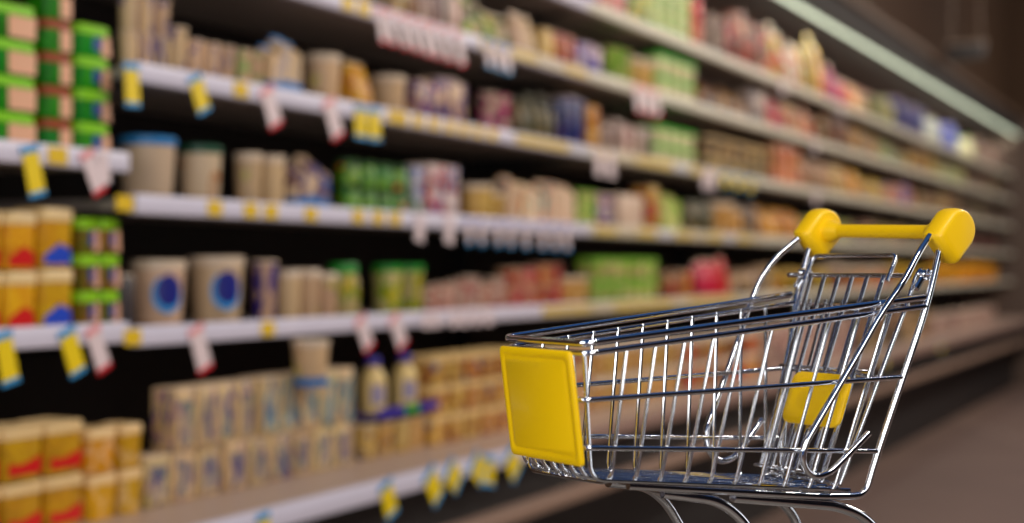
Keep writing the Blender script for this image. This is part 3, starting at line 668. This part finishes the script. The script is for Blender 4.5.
# child seat: bar, loop, folded seat back with yellow flap
seat = MB(); hook_m = chrome2
def gt(z, off=0): return .330+off+.40*(z+.0075)
WB = [.043, .026, .008, -.009, -.027, -.046]
part('seat_bar', MB().tube([P(.333, .0765, -.0075), P(.333, -.073, -.0075)], .0022, 10))
part('seat_loop', MB().tube(fillet([P(gt(-.012), .051, -.012), P(.341, .051, .0105), P(.341, -.0515, .0105), P(gt(-.012), -.0515, -.012)], .007, 6), .0021, 10))
for w in WB: seat.tube([P(gt(-.0075), w, -.0075), P(gt(-.178), w*.86, -.178)], .0019, 8)
seat.tube([P(gt(-.0905, .003), .052, -.0905), P(gt(-.0905, .003), -.058, -.0905)], .0017, 8)
seat.tube([P(gt(-.178), .045, -.178), P(gt(-.178), -.045, -.178)], .0017, 8)
part('seat_back_wires', seat, chrome2)
plate('seat_flap', P(gt(-.117, -.006), -.018, -.117), .070, .0475, .007, .375, yp2, .012, rise=.0004, cr=.009)
gate = MB()
for w in (.045, .027, .009, -.009, -.027, -.045): gate.tube([P(gt(-.03, .016), w*1.15, -.03), P(gt(-.186, .016), w, -.186)], .0015, 8)
fr = [P(gt(-.186, .016), -.0475, -.186), P(gt(-.035, .016), -.0665, -.035), P(gt(-.006, .017), -.0665, -.008), P(.352, -.069, -.001), P(.357, -.071, -.009)]
gate.tube(fillet(fr, .008, 5), .0021, 10)
fr = [(x, -y, z) for x, y, z in fr]; gate.tube(fillet(fr, .008, 5), .0021, 10)
for z in (-.186, -.095, -.035): gate.tube([P(gt(z, .0175), -.0475-(z+.186)*.12, z), P(gt(z, .0175), .0475+(z+.186)*.12, z)], .0016, 8)
part('rear_gate', gate, chrome2)
for s_ in (-1, 1):
    hg = MB()
    hg.tube([P(.351, s_*.074, -.006), P(.340, s_*.074, -.019)], .0028, 8)
    for k in range(3):
        hg.tube([P(.351+.0042*math.cos(a*PI/5), s_*(.0705+.003*k), -.0065+.0042*math.sin(a*PI/5)) for a in range(10)], .0013, 6, closed=True)
    hg.tube([P(.3585, s_*.081, -.008), P(.3455, s_*.073, -.0065)], .002, 8)
    part('hinge_spring', hg)
# chassis, legs and wheels
for s_ in (-1, 1):
    part('front_leg', MB().tube(fillet([P(.09, s_*.036, Zb(.09)-.0065), P(.138, s_*.046, -.188), P(.162, s_*.048, -.204), P(.190, s_*.050, -.243), P(.198, s_*.050, -.285)], [.03, .02, .03, .02], 6), .0044, 14))
    part('rear_leg', MB().tube(fillet([P(.16, s_*.040, -.1885), P(.270, s_*.0485, -.2040), P(.299, s_*.0510, -.2150), P(.320, s_*.0520, -.234), P(.328, s_*.0520, -.285)], [.03, .02, .03, .02], 6), .0046, 14))
    for tx, wy in ((.198, .050), (.328, .0520)):
        cs = part('caster_fork', MB().box(tx-.006, tx+.006, s_*wy-.0085, s_*wy+.0085, CZ-.290, CZ-.283).box(tx-.005, tx+.009, s_*wy-.0085, s_*wy-.0068, CZ-.318, CZ-.289).box(tx-.005, tx+.009, s_*wy+.0068, s_*wy+.0085, CZ-.318, CZ-.289), smooth=False)
        wh = MB(); wh.rings([(.026, .026, -.006), (.031, .031, -.004), (.031, .031, .004), (.026, .026, .006)], 'circle', n=24)
        wh.v = [(tx+.003+x, s_*wy+z, CZ-.3145+y) for x, y, z in wh.v]
        wo = part('wheel', wh, rub)
        ax = MB().tube([(tx+.003, s_*wy-.0095, CZ-.3145), (tx+.003, s_*wy+.0095, CZ-.3145)], .003, 8).build('axle', chrome, wo)
part('cross_tube', MB().tube([P(.13, -.038, -.1885), P(.13, .038, -.1885)], .003, 10).tube([P(.285, -.045, -.2065), P(.285, .045, -.2065)], .003, 10))

# round pedestal table the cart stands on (just below the frame)
tb = empty('pedestal_table', (1.20, -1.70, 0)); tag(tb, 'round grey pedestal table the small shopping cart stands on', 'table')
tm = mat('table_grey', (104, 96, 88), .45)
MB().rings([(.54, .54, .845), (.56, .56, .85), (.56, .56, .866), (.548, .548, .87)], n=48).build('table_top', tm, tb)
MB().rings([(.42, .42, 0), (.42, .42, .012), (.10, .10, .035), (.07, .07, .05)], n=40).build('table_base', black, tb)
MB().rings([(.07, .07, .05), (.07, .07, .845)], n=24).build('column', black, tb)

# ------------------------------------------------------------------ light, world, camera
def area(name, loc, target, sx, sy, power, col=(1, 1, 1)):
    l = bpy.data.lights.new(name, 'AREA'); l.shape = 'RECTANGLE'; l.size = sx; l.size_y = sy; l.energy = power; l.color = col
    o = bpy.data.objects.new(name, l); C.objects.link(o); o.location = loc
    d = Vector(target)-Vector(loc); o.rotation_euler = d.to_track_quat('-Z', 'Y').to_euler(); return o
# ceiling lamp rows over the aisle
for i, x in enumerate((0.0, 4.8, 8.0, 11.2, 14.4)):
    o = area('aisle_light', (x, -3.4, 3.9), (x, 0, 1.0), 2.4, .2, LP[i], (1, .9, .8))
area('aisle_light', (18.2, -3.0, 3.9), (21.5, -.2, 3.2), 1.6, .3, 70, (1, .88, .74))  # added light that brightens the otherwise unlit far wall
# the strip in the canopy
for i, x in enumerate((2.6, 5.8, 9.0, 12.2, 14.8)):
    area('canopy_lamp', (x, -.02, 2.50), (x, .5, 2.25), 3.1, .05, CP[i], (.95, 1, .88))
# added softboxes around the cart for its chrome and yellow plastic, no store lamps
area('added_softbox', (-.35, -3.1, 1.35), (1.1, -1.65, 1.1), 1.1, 1.5, K1, (1, .97, .93))
area('added_softbox', (-.6, -1.2, 1.5), (1.1, -1.65, 1.1), 1.0, 1.1, K3, (1, .97, .93))
area('added_softbox', (2.9, -3.4, 1.35), (1.15, -1.65, 1.05), .75, 1.6, K2, (.95, .97, 1))
w = bpy.data.worlds.new('store'); bpy.context.scene.world = w; w.use_nodes = True
w.node_tree.nodes['Background'].inputs[0].default_value = WC; w.node_tree.nodes['Background'].inputs[1].default_value = WS
cam = bpy.data.cameras.new('camera'); co = bpy.data.objects.new('camera', cam); C.objects.link(co)
cam.sensor_width = 36; cam.lens = 36*1500/1024; cam.shift_y = 5.5/1024; cam.clip_start = .05
co.location = (0, -2.1, 1.2); co.rotation_euler = (PI/2, 0, TH_-PI/2)
cam.dof.use_dof = True; cam.dof.focus_distance = 1.255; cam.dof.aperture_fstop = FS
bpy.context.scene.camera = co
sc = bpy.context.scene
sc.view_settings.view_transform = 'Standard'; sc.view_settings.look = 'None'; sc.view_settings.gamma = 1; sc.view_settings.use_curve_mapping = False
sc.view_settings.exposure = EXPO
sc.cycles.use_denoising = True
sc.cycles.max_bounces = 8; sc.cycles.diffuse_bounces = 3; sc.cycles.glossy_bounces = 5
